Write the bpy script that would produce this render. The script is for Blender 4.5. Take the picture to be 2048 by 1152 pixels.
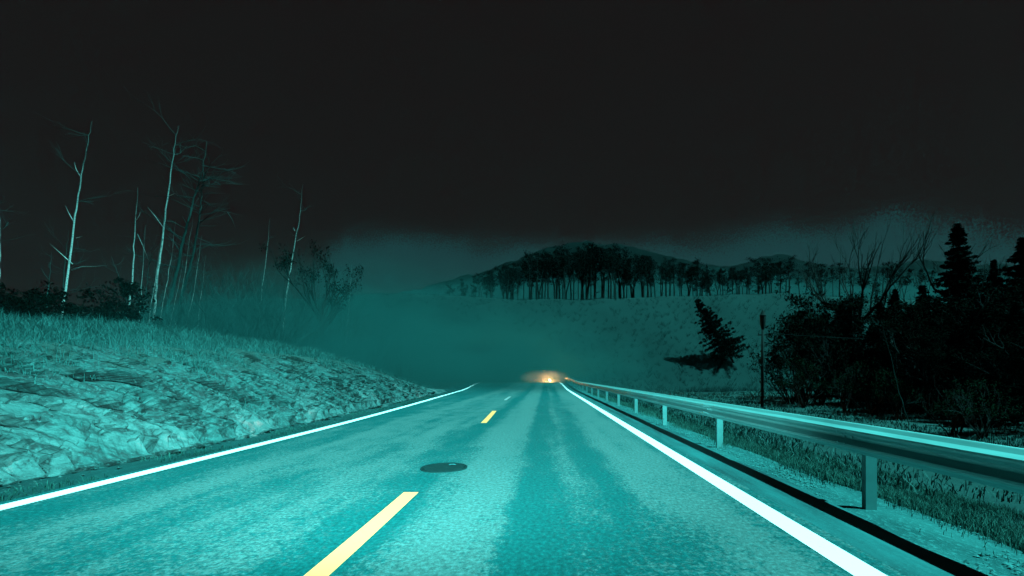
import bpy, math, random
import numpy as np
from mathutils import Vector, Matrix

R = math.radians
for o in list(bpy.data.objects):
    bpy.data.objects.remove(o)
SC = bpy.context.scene
COL = SC.collection

# ------------------------------------------------------------------ camera
# level dash-mounted camera 1.2 m above the road; the frame is shifted so that the
# road's vanishing point sits right of and below the middle of the picture
FPX, VX, VY, CH = 1000.0, 1092.0, 753.0, 1.2
cam_d = bpy.data.cameras.new('camera')
cam_d.sensor_width = 36.0
cam_d.lens = FPX / 2048 * 36
cam_d.shift_x = -(VX - 1024) / 2048
cam_d.shift_y = (VY - 576) / 2048
cam_d.clip_start = 0.05
cam_d.clip_end = 3000
cam = bpy.data.objects.new('camera', cam_d)
cam.location = (0, 0, CH)
cam.rotation_euler = (R(90), 0, 0)
COL.objects.link(cam)
SC.camera = cam

# ------------------------------------------------------------------ sky and moon
MOON = Vector((0.44, -0.20, 0.88)).normalized()      # towards the moon: right, a little behind
LIGHT_TINT = (0.26, 1.0, 0.97)
world = bpy.data.worlds.new('World')
SC.world = world
world.use_nodes = True
nt = world.node_tree
for n in list(nt.nodes):
    nt.nodes.remove(n)
def wn(t, **k):
    n = nt.nodes.new(t)
    for a, v in k.items():
        setattr(n, a, v)
    return n
def wmath(op, a, b=None, clamp=False):
    n = wn('ShaderNodeMath', operation=op, use_clamp=clamp)
    for i, v in enumerate((a, b)):
        if v is None: continue
        if isinstance(v, (int, float)): n.inputs[i].default_value = v
        else: nt.links.new(v, n.inputs[i])
    return n.outputs[0]
sky = wn('ShaderNodeTexSky', sky_type='NISHITA', sun_disc=False)
sky.sun_elevation = math.asin(MOON.z)
sky.sun_rotation = math.atan2(MOON.x, MOON.y)
bw = wn('ShaderNodeRGBToBW')
nt.links.new(sky.outputs[0], bw.inputs[0])
night = wmath('MULTIPLY', bw.outputs[0], 0.00009)
night = wmath('ADD', night, 0.0014)
geo = wn('ShaderNodeTexCoord')
sep = wn('ShaderNodeSeparateXYZ')
nt.links.new(geo.outputs['Generated'], sep.inputs[0])
nz1 = wn('ShaderNodeTexNoise'); nz1.inputs['Scale'].default_value = 9; nz1.inputs['Detail'].default_value = 4
nt.links.new(geo.outputs['Generated'], nz1.inputs['Vector'])
nz2 = wn('ShaderNodeTexNoise'); nz2.inputs['Scale'].default_value = 420; nz2.inputs['Detail'].default_value = 3
nt.links.new(geo.outputs['Generated'], nz2.inputs['Vector'])
e = wmath('ADD', sep.outputs['Z'], wmath('MULTIPLY', wmath('MAXIMUM', wmath('SUBTRACT', sep.outputs['X'], 0.55), 0.0), 0.45))
e = wmath('ADD', e, wmath('MULTIPLY', wmath('MAXIMUM', wmath('SUBTRACT', -0.36, sep.outputs['X']), 0.0), 1.2))
e = wmath('ADD', e, wmath('MULTIPLY', wmath('SUBTRACT', nz1.outputs[0], 0.5), 0.06))
e = wmath('ADD', e, wmath('MULTIPLY', wmath('SUBTRACT', nz2.outputs[0], 0.5), 0.13))
mr = wn('ShaderNodeMapRange', interpolation_type='SMOOTHSTEP')
mr.inputs['From Min'].default_value = 0.228
mr.inputs['From Max'].default_value = 0.276
mr.inputs['To Min'].default_value = 1
mr.inputs['To Max'].default_value = 0
nt.links.new(e, mr.inputs['Value'])
glowc = wn('ShaderNodeCombineXYZ')
for i, (c, k_) in enumerate(((0.0002, 1.22), (0.0078, 1.0), (0.0084, 1.02))):
    nt.links.new(wmath('ADD', wmath('MULTIPLY', mr.outputs[0], c), wmath('MULTIPLY', night, k_)), glowc.inputs[i])
bg = wn('ShaderNodeBackground')
bg.inputs['Strength'].default_value = 1.0
nt.links.new(glowc.outputs[0], bg.inputs[0])
out = wn('ShaderNodeOutputWorld')
nt.links.new(bg.outputs[0], out.inputs[0])

moon_d = bpy.data.lights.new('moon', 'SUN')
moon_d.energy = 3.4
moon_d.angle = R(0.5)
moon_d.color = LIGHT_TINT
moon = bpy.data.objects.new('moon', moon_d)
moon.rotation_euler = MOON.to_track_quat('Z', 'Y').to_euler()
moon.location = (30, -20, 60)
COL.objects.link(moon)

# low beams of the car that carries the camera: wide flat beams aimed at the horizon
for hx_ in (-.62, .62):
    hd = bpy.data.lights.new('low_beam', 'SPOT')
    hd.energy = 3900; hd.color = (.34, 1.0, .97); hd.spot_size = R(26.5); hd.spot_blend = 1.0; hd.shadow_soft_size = .07
    ho = bpy.data.objects.new('low_beam', hd); COL.objects.link(ho)
    ho.location = (hx_, .2, .68); ho.rotation_euler = (R(89.2), 0, R(17)); ho.scale = (3.9, 1, 1)

SC.view_settings.view_transform = 'Standard'
SC.view_settings.look = 'None'
SC.view_settings.gamma = 1
SC.view_settings.exposure = 2.2
SC.view_settings.use_curve_mapping = False
SC.cycles.use_denoising = True
SC.cycles.max_bounces = 6
SC.cycles.volume_bounces = 0
SC.cycles.volume_step_rate = 3.0
SC.cycles.volume_max_steps = 128
SC.cycles.transparent_max_bounces = 16

# ------------------------------------------------------------------ helpers
rng = np.random.default_rng(7)
def P(px, py, Y):
    return Vector(((px - VX) / FPX * Y, Y, CH + (VY - py) / FPX * Y))

def hash3(ix, iy, iz, seed):
    h = (ix * 374761393 + iy * 668265263 + iz * 2147483647 + seed * 1274126177) & 0xFFFFFFFF
    h = ((h ^ (h >> 13)) * 1274126177) & 0xFFFFFFFF
    return ((h ^ (h >> 16)) & 0xFFFFFF) / float(0xFFFFFF)
def vnoise(x, y, z=0.0, seed=0):
    x, y, z = np.broadcast_arrays(np.asarray(x, float), np.asarray(y, float), np.asarray(z, float))
    ix, iy, iz = np.floor(x).astype(np.int64), np.floor(y).astype(np.int64), np.floor(z).astype(np.int64)
    fx, fy, fz = x - ix, y - iy, z - iz
    fx, fy, fz = [f * f * (3 - 2 * f) for f in (fx, fy, fz)]
    r = 0
    for a in (0, 1):
        for b in (0, 1):
            for c in (0, 1):
                w = (fx if a else 1 - fx) * (fy if b else 1 - fy) * (fz if c else 1 - fz)
                r = r + w * hash3(ix + a, iy + b, iz + c, seed)
    return r
def fbm(x, y, z=0.0, oct=4, seed=0):
    r, a, f, t = 0, 1.0, 1.0, 0
    for i in range(oct):
        r = r + a * vnoise(np.asarray(x) * f, np.asarray(y) * f, np.asarray(z) * f, seed + i)
        t += a; a *= 0.5; f *= 2.03
    return r / t
def sstep(a, b, x):
    t = np.clip((np.asarray(x, float) - a) / (b - a), 0, 1)
    return t * t * (3 - 2 * t)

def mesh(name, V, F, mat=None, parent=None, smooth=False):
    me = bpy.data.meshes.new(name)
    me.from_pydata([tuple(v) for v in V] if not isinstance(V, np.ndarray) else V.tolist(), [], F if isinstance(F, list) else F.tolist())
    me.update()
    if smooth:
        me.polygons.foreach_set('use_smooth', [True] * len(me.polygons))
    if mat: me.materials.append(mat)
    return link(name, me, parent)
def link(name, me, parent=None):
    o = bpy.data.objects.new(name, me)
    COL.objects.link(o)
    if parent: o.parent = parent
    return o
def empty(name, loc, rz=0.0):
    o = bpy.data.objects.new(name, None)
    o.location = loc; o.rotation_euler = (0, 0, rz); o.empty_display_size = 0.2
    COL.objects.link(o)
    return o
def tag(o, label=None, cat=None, group=None, kind=None):
    if label: o['label'] = label
    if cat: o['category'] = cat
    if group: o['group'] = group
    if kind: o['kind'] = kind
    return o

class MB:
    """collects verts and faces"""
    def __init__(s): s.v = []; s.f = []
    def add(s, V, F):
        n = len(s.v); s.v.extend([tuple(p) for p in V]); s.f.extend([tuple(i + n for i in f) for f in F])
    def box(s, c, d, rot=None):
        c = Vector(c); V = []
        for x in (-.5, .5):
            for y in (-.5, .5):
                for z in (-.5, .5):
                    p = Vector((x * d[0], y * d[1], z * d[2]))
                    if rot is not None: p = rot @ p
                    V.append(c + p)
        s.add(V, [(0, 1, 3, 2), (4, 6, 7, 5), (0, 4, 5, 1), (2, 3, 7, 6), (0, 2, 6, 4), (1, 5, 7, 3)])
    def tube(s, pts, rad, n=6, cap=True):
        pts = [Vector(p) for p in pts]
        V = []; F = []
        for i, p in enumerate(pts):
            t = (pts[min(i + 1, len(pts) - 1)] - pts[max(i - 1, 0)])
            if t.length < 1e-9: t = Vector((0, 0, 1))
            t.normalize()
            a = Vector((0, 1, 0)) if abs(t.y) < .8 else Vector((1, 0, 0))
            u = t.cross(a).normalized(); w = t.cross(u)
            r = rad[i] if hasattr(rad, '__len__') else rad
            for k in range(n):
                an = 2 * math.pi * k / n
                V.append(p + u * (math.cos(an) * r) + w * (math.sin(an) * r))
        for i in range(len(pts) - 1):
            for k in range(n):
                F.append((i * n + k, i * n + (k + 1) % n, (i + 1) * n + (k + 1) % n, (i + 1) * n + k))
        if cap:
            F.append(tuple(range(n))[::-1]); F.append(tuple(range((len(pts) - 1) * n, len(pts) * n)))
        s.add(V, F)
    def lathe(s, prof, c=(0, 0, 0), n=20, axis='z'):
        V = []; F = []
        for r, h in prof:
            for k in range(n):
                a = 2 * math.pi * k / n
                q = (r * math.cos(a), r * math.sin(a), h) if axis == 'z' else (h, r * math.cos(a), r * math.sin(a))
                V.append((q[0] + c[0], q[1] + c[1], q[2] + c[2]))
        for i in range(len(prof) - 1):
            for k in range(n):
                F.append((i * n + k, i * n + (k + 1) % n, (i + 1) * n + (k + 1) % n, (i + 1) * n + k))
        F.append(tuple(range(n))[::-1]); F.append(tuple(range((len(prof) - 1) * n, len(prof) * n)))
        s.add(V, F)
    def build(s, name, mat, parent=None, smooth=False):
        return mesh(name, s.v, s.f, mat, parent, smooth)
    def data(s, name, mat, smooth=False):
        me = bpy.data.meshes.new(name); me.from_pydata(s.v, [], s.f); me.update()
        if smooth: me.polygons.foreach_set('use_smooth', [True] * len(me.polygons))
        me.materials.append(mat)
        return me

# ------------------------------------------------------------------ materials
class NT:
    def __init__(s, name, rough=0.9, spec=0.2, metal=0.0):
        s.teal = True
        s.m = bpy.data.materials.new(name); s.m.use_nodes = True
        s.t = s.m.node_tree; s.b = s.t.nodes['Principled BSDF']
        s.b.inputs['Roughness'].default_value = rough
        s.b.inputs['Specular IOR Level'].default_value = spec
        s.b.inputs['Metallic'].default_value = metal
        s.tc = s.t.nodes.new('ShaderNodeTexCoord')
    def set(s, sock, v):
        if isinstance(v, (int, float)): sock.default_value = v
        elif isinstance(v, tuple) and sock.type == 'RGBA':
            v = v[:3]
            if s.teal and max(v) < .15: v = (v[0] * .25, v[1], v[2])          # teal cast of the light put into dark colours by cutting red
            sock.default_value = v + (1,)
        elif isinstance(v, tuple): sock.default_value = v if len(v) == 4 or sock.type == 'VECTOR' else v + (1,)
        else: s.t.links.new(v, sock)
    def math(s, op, a, b=0.0, clamp=False):
        n = s.t.nodes.new('ShaderNodeMath'); n.operation = op; n.use_clamp = clamp
        s.set(n.inputs[0], a); s.set(n.inputs[1], b); return n.outputs[0]
    def noise(s, scale, detail=4, rough=0.55, stretch=(1, 1, 1), rot=(0, 0, 0), coord='Object', dist=0.0, tex=False):
        mp = s.t.nodes.new('ShaderNodeMapping'); mp.vector_type = 'TEXTURE' if tex else 'POINT'; mp.inputs['Scale'].default_value = stretch; mp.inputs['Rotation'].default_value = rot
        s.t.links.new(s.tc.outputs[coord], mp.inputs[0])
        n = s.t.nodes.new('ShaderNodeTexNoise'); n.inputs['Scale'].default_value = scale
        n.inputs['Detail'].default_value = detail; n.inputs['Roughness'].default_value = rough; n.inputs['Distortion'].default_value = dist
        s.t.links.new(mp.outputs[0], n.inputs['Vector']); return n.outputs[0]
    def sepxyz(s, coord='Object'):
        n = s.t.nodes.new('ShaderNodeSeparateXYZ'); s.t.links.new(s.tc.outputs[coord], n.inputs[0]); return n.outputs
    def ramp(s, fac, stops):
        n = s.t.nodes.new('ShaderNodeValToRGB'); s.set(n.inputs[0], fac)
        e = n.color_ramp.elements
        while len(e) < len(stops): e.new(0.5)
        for i, (p, c) in enumerate(stops):
            e[i].position = p
            c = (c, c, c) if isinstance(c, (int, float)) else c
            e[i].color = tuple(c) + (1,)
        return n.outputs[0]
    def mix(s, f, a, b, mode='MIX'):
        n = s.t.nodes.new('ShaderNodeMix'); n.data_type = 'RGBA'; n.blend_type = mode
        s.set(n.inputs[0], f); s.set(n.inputs[6], a); s.set(n.inputs[7], b); return n.outputs[2]
    def rng(s, v, a, b, c=0.0, d=1.0, smooth=False):
        n = s.t.nodes.new('ShaderNodeMapRange'); s.set(n.inputs[0], v)
        if smooth: n.interpolation_type = 'SMOOTHSTEP'
        for i, q in enumerate((a, b, c, d)): n.inputs[i + 1].default_value = q
        return n.outputs[0]
    def base(s, c): s.set(s.b.inputs['Base Color'], c); return s
    def bump(s, h, strength=0.5, dist=0.02):
        n = s.t.nodes.new('ShaderNodeBump'); n.inputs['Strength'].default_value = strength; n.inputs['Distance'].default_value = dist
        s.set(n.inputs['Height'], h); s.t.links.new(n.outputs[0], s.b.inputs['Normal']); return s

M = {}
# asphalt: bluish dark binder, pale polished wheel tracks, long streaks, coarse grain
a = NT('asphalt', 0.8, 0.05); a.teal = False
X, Y, Z = a.sepxyz()
tr = a.rng(X, -5.2, 2.6)
def tp(x): return (x + 5.2) / 7.8
track = a.ramp(tr, [(0.0, .3), (tp(-4.5), .34), (tp(-3.6), .66), (tp(-3.0), .46), (tp(-2.3), .62), (tp(-1.75), .42), (tp(-1.45), .18),
                    (tp(-1.1), .62), (tp(-.7), .84), (tp(-.42), .66), (tp(-.25), .2), (tp(.05), .22), (tp(.28), .5), (tp(.5), .3), (tp(.72), .34), (tp(1.05), .7), (tp(1.5), .74), (tp(1.9), .45)])
long_ = a.noise(1.0, 5, .6, (2.2, .16, 1))
mid_ = a.noise(2.2, 5, .65, (1, .45, 1))
grain = a.math('ADD', a.math('MULTIPLY', a.noise(42, 3, .75), .6), a.math('MULTIPLY', a.noise(17, 3, .7, (1, .75, 1)), .4))
cross = a.noise(1.0, 3, .6, (5, 20, 1))
f = a.math('ADD', track, a.math('MULTIPLY', a.math('SUBTRACT', long_, .5), 1.0))
f = a.math('ADD', f, a.math('MULTIPLY', a.math('SUBTRACT', mid_, .5), 1.0))
f = a.math('ADD', f, a.math('MULTIPLY', a.math('SUBTRACT', grain, .5), 2.6))
f = a.math('ADD', f, a.math('MULTIPLY', a.math('SUBTRACT', cross, .5), .55))
f = a.math('SUBTRACT', f, a.rng(Y, 3.0, 7.5, .10, 0, True))
fac = a.rng(f, .32, .64, 0, 1, True)
fine = a.noise(160, 2, .7)
colr = a.mix(fac, (.0010, .054, .0555), (.047, .097, .095))
colr = a.mix(a.rng(fine, .3, .7, .0, .35), colr, (.002, .052, .053))
speck = a.noise(26, 4, .8, (1, .8, 1))
colr = a.mix(1.0, colr, a.ramp(speck, [(.30, .50), (.50, .92), (.68, 1.55)]), 'MULTIPLY')
a.base(colr); a.bump(a.math('ADD', grain, fine), .5, .008)
M['asphalt'] = a.m

a = NT('shoulder_asphalt', .85, .15)
n1 = a.noise(1.2, 6, .65, (3, .35, 1)); n2 = a.noise(40, 3, .7)
c = a.mix(a.rng(n1, .35, .7), (.007, .026, .028), (.03, .085, .088))
c = a.mix(a.rng(n2, .55, .75), c, (.05, .09, .09))
a.base(c).bump(n2, .6, .01); M['shoulder'] = a.m

def paint(name, col, worn, emit=0):
    a = NT(name, .55, .35)
    n = a.noise(30, 5, .7); n2 = a.noise(3, 4, .6, (1, .3, 1))
    f = a.rng(a.math('ADD', n, a.math('MULTIPLY', n2, .5)), .84, 1.02)
    a.base(a.mix(f, col, worn)).bump(n, .3, .004)
    return a.m
M['white_paint'] = paint('white_paint', (.80, .80, .80), (.55, .56, .56))
M['yellow_paint'] = paint('yellow_paint', (.95, .27, .08), (.90, .23, .07))

a = NT('ground_soil', .95, .1)
n1 = a.noise(.35, 6, .6); n2 = a.noise(9, 5, .7)
c = a.mix(a.rng(n1, .35, .65), (.012, .020, .019), (.024, .032, .030))
c = a.mix(a.rng(n2, .4, .7), c, (.012, .022, .021))
a.base(c).bump(n2, .8, .05); M['ground'] = a.m

a = NT('verge_gravel', .95, .1)
n1 = a.noise(1.6, 6, .65, (1.6, .5, 1)); n2 = a.noise(28, 4, .7, (1, .6, 1))
c = a.mix(a.rng(n1, .38, .62), (.018, .045, .046), (.045, .075, .075))
c = a.mix(a.rng(n2, .52, .72), c, (.11, .13, .13))
a.base(c).bump(n2, .8, .03); M['gravel'] = a.m

a = NT('ditch_soil', .95, .1)
n1 = a.noise(1.6, 6, .65, (1, .3, 1)); n2 = a.noise(22, 4, .7, (1, .5, 1))
c = a.mix(a.rng(n1, .38, .62), (.010, .022, .022), (.022, .040, .040))
c = a.mix(a.rng(n2, .58, .75), c, (.06, .085, .085))
a.base(c).bump(n2, .8, .03); M['ditch'] = a.m

a = NT('rock', .8, .3)
s1 = a.noise(1.3, 6, .62, (1, 2.4, .7), (R(-36), 0, 0), dist=.5, tex=True)
s2 = a.noise(4.2, 7, .70, (1, 2.0, .62), (R(-36), 0, 0), dist=.5, tex=True)
big = a.noise(.55, 4, .55)
s3 = a.noise(17, 5, .75, (1, 1.7, .8), (R(-36), 0, 0), tex=True)
X, Y, Z = a.sepxyz()
c = a.mix(a.rng(s2, .40, .60), (.003, .013, .013), (.026, .060, .058))
c = a.mix(a.rng(s1, .53, .66, 0, .8), c, (.010, .032, .031))
pale = a.math('ADD', a.math('MULTIPLY', s2, .6), a.math('MULTIPLY', big, .75))
pale = a.math('ADD', pale, a.rng(Z, .15, 1.5, .09, -.12))
c = a.mix(a.rng(pale, .70, .84, 0, .8), c, (.12, .088, .086))
c = a.mix(a.rng(pale, .84, .97), c, (.16, .105, .103))
c = a.mix(a.rng(s3, .54, .66, 0, .8), c, (.10, .090, .088))
moss = a.noise(1.7, 5, .6)
c = a.mix(a.rng(a.math('ADD', moss, a.rng(Z, .7, 2.2, -.15, .28)), .55, .70), c, (.016, .030, .027))
a.base(c).bump(a.math('ADD', s2, a.math('MULTIPLY', s3, .5)), .9, .06); M['rock'] = a.m

def grassmat(name, c1, c2):
    a = NT(name, .8, .15)
    n = a.noise(1.4, 4, .6)
    a.base(a.mix(a.rng(n, .35, .65), c1, c2))
    return a.m
M['grass_bank'] = grassmat('dry_grass', (.024, .050, .047), (.050, .078, .075))
M['grass_verge'] = grassmat('verge_grass', (.024, .050, .041), (.045, .080, .066))
M['grass_field'] = grassmat('field_grass', (.022, .044, .040), (.034, .058, .054))

a = NT('hill_scrub', .95, .05)
n1 = a.noise(.05, 5, .6); n2 = a.noise(.6, 5, .7)
c = a.mix(a.rng(n1, .36, .66), (.0085, .012, .0117), (.0125, .0165, .016))
c = a.mix(a.rng(n2, .45, .75, 0, .5), c, (.010, .014, .0138))
a.base(c); M['hill'] = a.m
a = NT('hill_twigs', .95, .05)
n1 = a.noise(.05, 5, .6)
a.base(a.mix(a.rng(n1, .36, .66), (.010, .0145, .0142), (.0165, .0215, .021))); M['hilltwig'] = a.m

a = NT('mountain', .98, .02)
X, Y, Z = a.sepxyz()
n1 = a.noise(.06, 5, .6)
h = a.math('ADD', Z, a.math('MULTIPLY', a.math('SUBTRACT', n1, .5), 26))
c = a.mix(a.rng(h, 48, 62), (.017, .021, .021), (.0028, .003, .003))  # pale lower slope stands for mist behind the ridge trunks, put into the colour
a.base(c); M['mountain'] = a.m

a = NT('birch_bark', .75, .2)
X, Y, Z = a.sepxyz()
bands = a.noise(1.0, 4, .75, (4, 4, 3.4)); blot = a.noise(2.2, 4, .65, (1, 1, 1.6))
c = a.mix(a.rng(bands, .50, .60), (.34, .40, .39), (.04, .07, .067))
c = a.mix(a.rng(blot, .60, .70), c, (.10, .14, .135))
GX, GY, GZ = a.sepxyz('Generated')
up = a.rng(a.math('ADD', GZ, a.math('MULTIPLY', a.math('SUBTRACT', blot, .5), .35)), .30, .95, 0, .95)  # browner thin upper bark, and the light's upward fade put into the colour
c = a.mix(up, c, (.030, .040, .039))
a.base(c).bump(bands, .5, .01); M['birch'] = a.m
a = NT('grey_bark', .9, .1)
n1 = a.noise(1.0, 5, .7, (8, 8, 3)); n2 = a.noise(1.5, 4, .6)
X, Y, Z = a.sepxyz()
c = a.mix(a.rng(n1, .4, .62), (.14, .148, .145), (.06, .08, .078))
up = a.rng(a.math('ADD', Z, a.math('MULTIPLY', a.math('SUBTRACT', n2, .5), 0.01)), 4, 11, 0, .9)  # trunk darkens with height: fading light put into the bark colour
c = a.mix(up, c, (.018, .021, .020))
a.base(c).bump(n1, .5, .01); M['greybark'] = a.m
def plain(name, c1, c2, scale=3.0, rough=.9, spec=.1, metal=0.0):
    a = NT(name, rough, spec, metal)
    n = a.noise(scale, 4, .6)
    a.base(a.mix(a.rng(n, .35, .65), c1, c2)); return a.m
M['twig'] = plain('bare_twig', (.010, .018, .0175), (.022, .034, .032))
M['palebrush'] = plain('pale_brush', (.015, .025, .024), (.028, .040, .039), .6)
M['darkbark'] = plain('dark_bark', (.004, .004, .004), (.010, .009, .008))
M['needles'] = plain('dark_needles', (.0014, .0014, .0012), (.0032, .0030, .0024), .7, .95, 0.0)
M['darkleaf'] = plain('dark_leaf', (.0016, .0016, .0012), (.0040, .0036, .0024), .9, .95, 0.0)
M['fringe'] = plain('thin_leaf', (.004, .006, .004), (.010, .012, .006), .9, .95, 0.0)

a = NT('galvanised_steel', .5, .3, .0)
n1 = a.noise(14, 4, .65, (1, .12, 1)); n2 = a.noise(2.5, 4, .6, (1, .3, 1))
a.base(a.mix(a.rng(n1, .35, .7), (.09, .26, .26), (.07, .20, .20)))
a.set(a.b.inputs['Roughness'], a.rng(n2, .3, .7, .42, .6)); M['steel'] = a.m
M['poststeel'] = plain('weathered_post_steel', (.08, .12, .12), (.10, .145, .145), 6, .7, .3, .0)
M['iron'] = plain('cast_iron', (.006, .012, .012), (.010, .016, .016), 30, .9, .05)
M['polewood'] = plain('pole_timber', (.006, .006, .006), (.012, .011, .010))
M['stone'] = plain('pale_stone', (.05, .075, .075), (.11, .13, .13), 8)
M['carpaint'] = plain('car_paint', (.03, .032, .035), (.034, .036, .04), 2, .3, .5)
M['rubber'] = plain('rubber', (.012, .012, .012), (.02, .02, .02), 20)
a = NT('windscreen_glass', .08, .5); a.base((.01, .012, .012)); M['glass'] = a.m
a = NT('headlamp_lens', .2, .5); a.base((.9, .85, .7)); a.b.inputs['Emission Color'].default_value = (1, .55, .2, 1); a.b.inputs['Emission Strength'].default_value = 260; M['lamp'] = a.m
a = NT('dim_headlamp_lens', .2, .5); a.base((.9, .85, .7)); a.b.inputs['Emission Color'].default_value = (1, .5, .18, 1); a.b.inputs['Emission Strength'].default_value = .5; M['dimlamp'] = a.m

# ------------------------------------------------------------------ road geometry
def road_z(y):
    y = np.asarray(y, float)
    return .34 * sstep(42, 68, y) - .9 * sstep(70, 115, y)
def bend(y): return 3.4 * sstep(72, 112, y)
def edge_left(y):
    d = np.minimum(np.asarray(y, float), 90) - 11
    return -4.88 - 1.85 * (np.sqrt(d * d + 40) + d) / 2 / 25
def edge_right(y): return 1.95 + 0 * np.asarray(y, float) + bend(y)
def centre(y): return -1.38 - .75 * sstep(3, 30, y) + bend(y)
ROADY = np.concatenate([np.arange(-4, 30, .5), np.arange(30, 131, 1.0)])
def strip(name, y0, y1, xa, xb, dz, mat, nx=1, kind=None, parent=None, step=.5):
    ys = np.arange(y0, y1 + 1e-6, step) if y1 - y0 > step else np.array([y0, y1])
    if ys[-1] < y1 - 1e-6: ys = np.append(ys, y1)
    t = np.linspace(0, 1, nx + 1)
    A = xa(ys)[:, None]; B = xb(ys)[:, None]
    Xs = A + (B - A) * t
    Ys = np.repeat(ys[:, None], nx + 1, 1)
    Zs = np.repeat(road_z(ys)[:, None], nx + 1, 1) + dz
    V = np.stack([Xs, Ys, Zs], -1).reshape(-1, 3)
    i = np.arange(len(ys) - 1)[:, None] * (nx + 1) + np.arange(nx)[None]
    F = np.stack([i, i + 1, i + nx + 2, i + nx + 1], -1).reshape(-1, 4)
    o = mesh(name, V, F, mat, parent, True)
    if kind: o['kind'] = kind
    return o
road = strip('road', -4, 112, lambda y: edge_left(y) - .22, lambda y: edge_right(y) + .22, 0.0, M['asphalt'], 8, 'structure', step=1.0)
strip('road_shoulder', -4, 112, lambda y: edge_right(y) + .18, lambda y: edge_right(y) + .80 + .05 * (fbm(y * .8, 0) - .5) * 6, -.006, M['shoulder'], 4, 'structure', step=.25)
W = .10
for o in (strip('edge_line', -4, 80, lambda y: edge_left(y) - W, lambda y: edge_left(y) + W, .004, M['white_paint']),
          strip('edge_line', -4, 110, lambda y: edge_right(y) - W, lambda y: edge_right(y) + W, .004, M['white_paint'])):
    o['kind'] = 'structure'; o.parent = road
D0 = 12.9; DL = 4.5; DP = 12.4
M['grey_paint'] = paint('grey_dash_paint', (.16, .17, .17), (.10, .12, .12))  # plain grey for the farthest dash
for k in range(-1, 2):
    y0 = D0 + k * DP
    L = DL if k != -1 else 5.2
    y0 = y0 if k != -1 else -0.03
    o = strip('centre_dash', y0, y0 + L, lambda y: centre(y) - .075, lambda y: centre(y) + .075, .004, M['yellow_paint'] if k < 1 else M['grey_paint'], parent=road)
    o['kind'] = 'structure'

# manhole cover
mh = empty('manhole_cover', (-1.335, 6.55, .0))
tag(mh, 'round black cast iron manhole cover beside the yellow centre dashes', 'manhole cover')
b = MB(); b.lathe([(.30, .001), (.30, .012), (.285, .014), (.285, .006), (.268, .006), (.268, .001)], n=40); r_ = b.build('rim', M['iron'], mh)
b = MB(); b.lathe([(.262, .002), (.262, .011), (.255, .013), (.0, .013)], n=40); lid = b.build('lid', M['iron'], mh)
b = MB()
for r0 in (.06, .12, .18, .235):
    for k in range(int(r0 * 90)):
        an = 2 * math.pi * k / int(r0 * 90)
        b.box((r0 * math.cos(an), r0 * math.sin(an), .0125), (.03, .022, .003), Matrix.Rotation(an, 3, 'Z'))
b.build('tread_stud', M['iron'], lid)['kind'] = 'stuff'
b = MB(); b.tube([(.03, .17, .012), (.05, .172, .022), (.10, .175, .022), (.12, .176, .012)], .006, 8); b.build('highlight_bar', M['shoulder'], mh)  # small lighter bar standing in for the highlight on the lid
for o in (r_, lid): o.scale = (1, 1.18, 1)

# two fine sealed cracks across the right lane
def crack(pts, lab):
    b = MB()
    for i in range(len(pts) - 1):
        p, q = Vector(pts[i]), Vector(pts[i + 1]); w = .022 * (1 - .5 * abs(i / (len(pts) - 1) - .5))
        b.add([(p.x, p.y - w, .0045), (q.x, q.y - w, .0045), (q.x, q.y + w, .0045), (p.x, p.y + w, .0045)], [(0, 1, 2, 3)])
    o = b.build('road_crack', M['iron'], road); o['kind'] = 'structure'
crack([(.50 + i * .09, 16.55 - .02 * i + random.Random(i).uniform(-.05, .05), 0) for i in range(9)], '')
crack([(-.62 + i * .06, 18.6 - .16 * i, 0) for i in range(7)], '')

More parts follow.
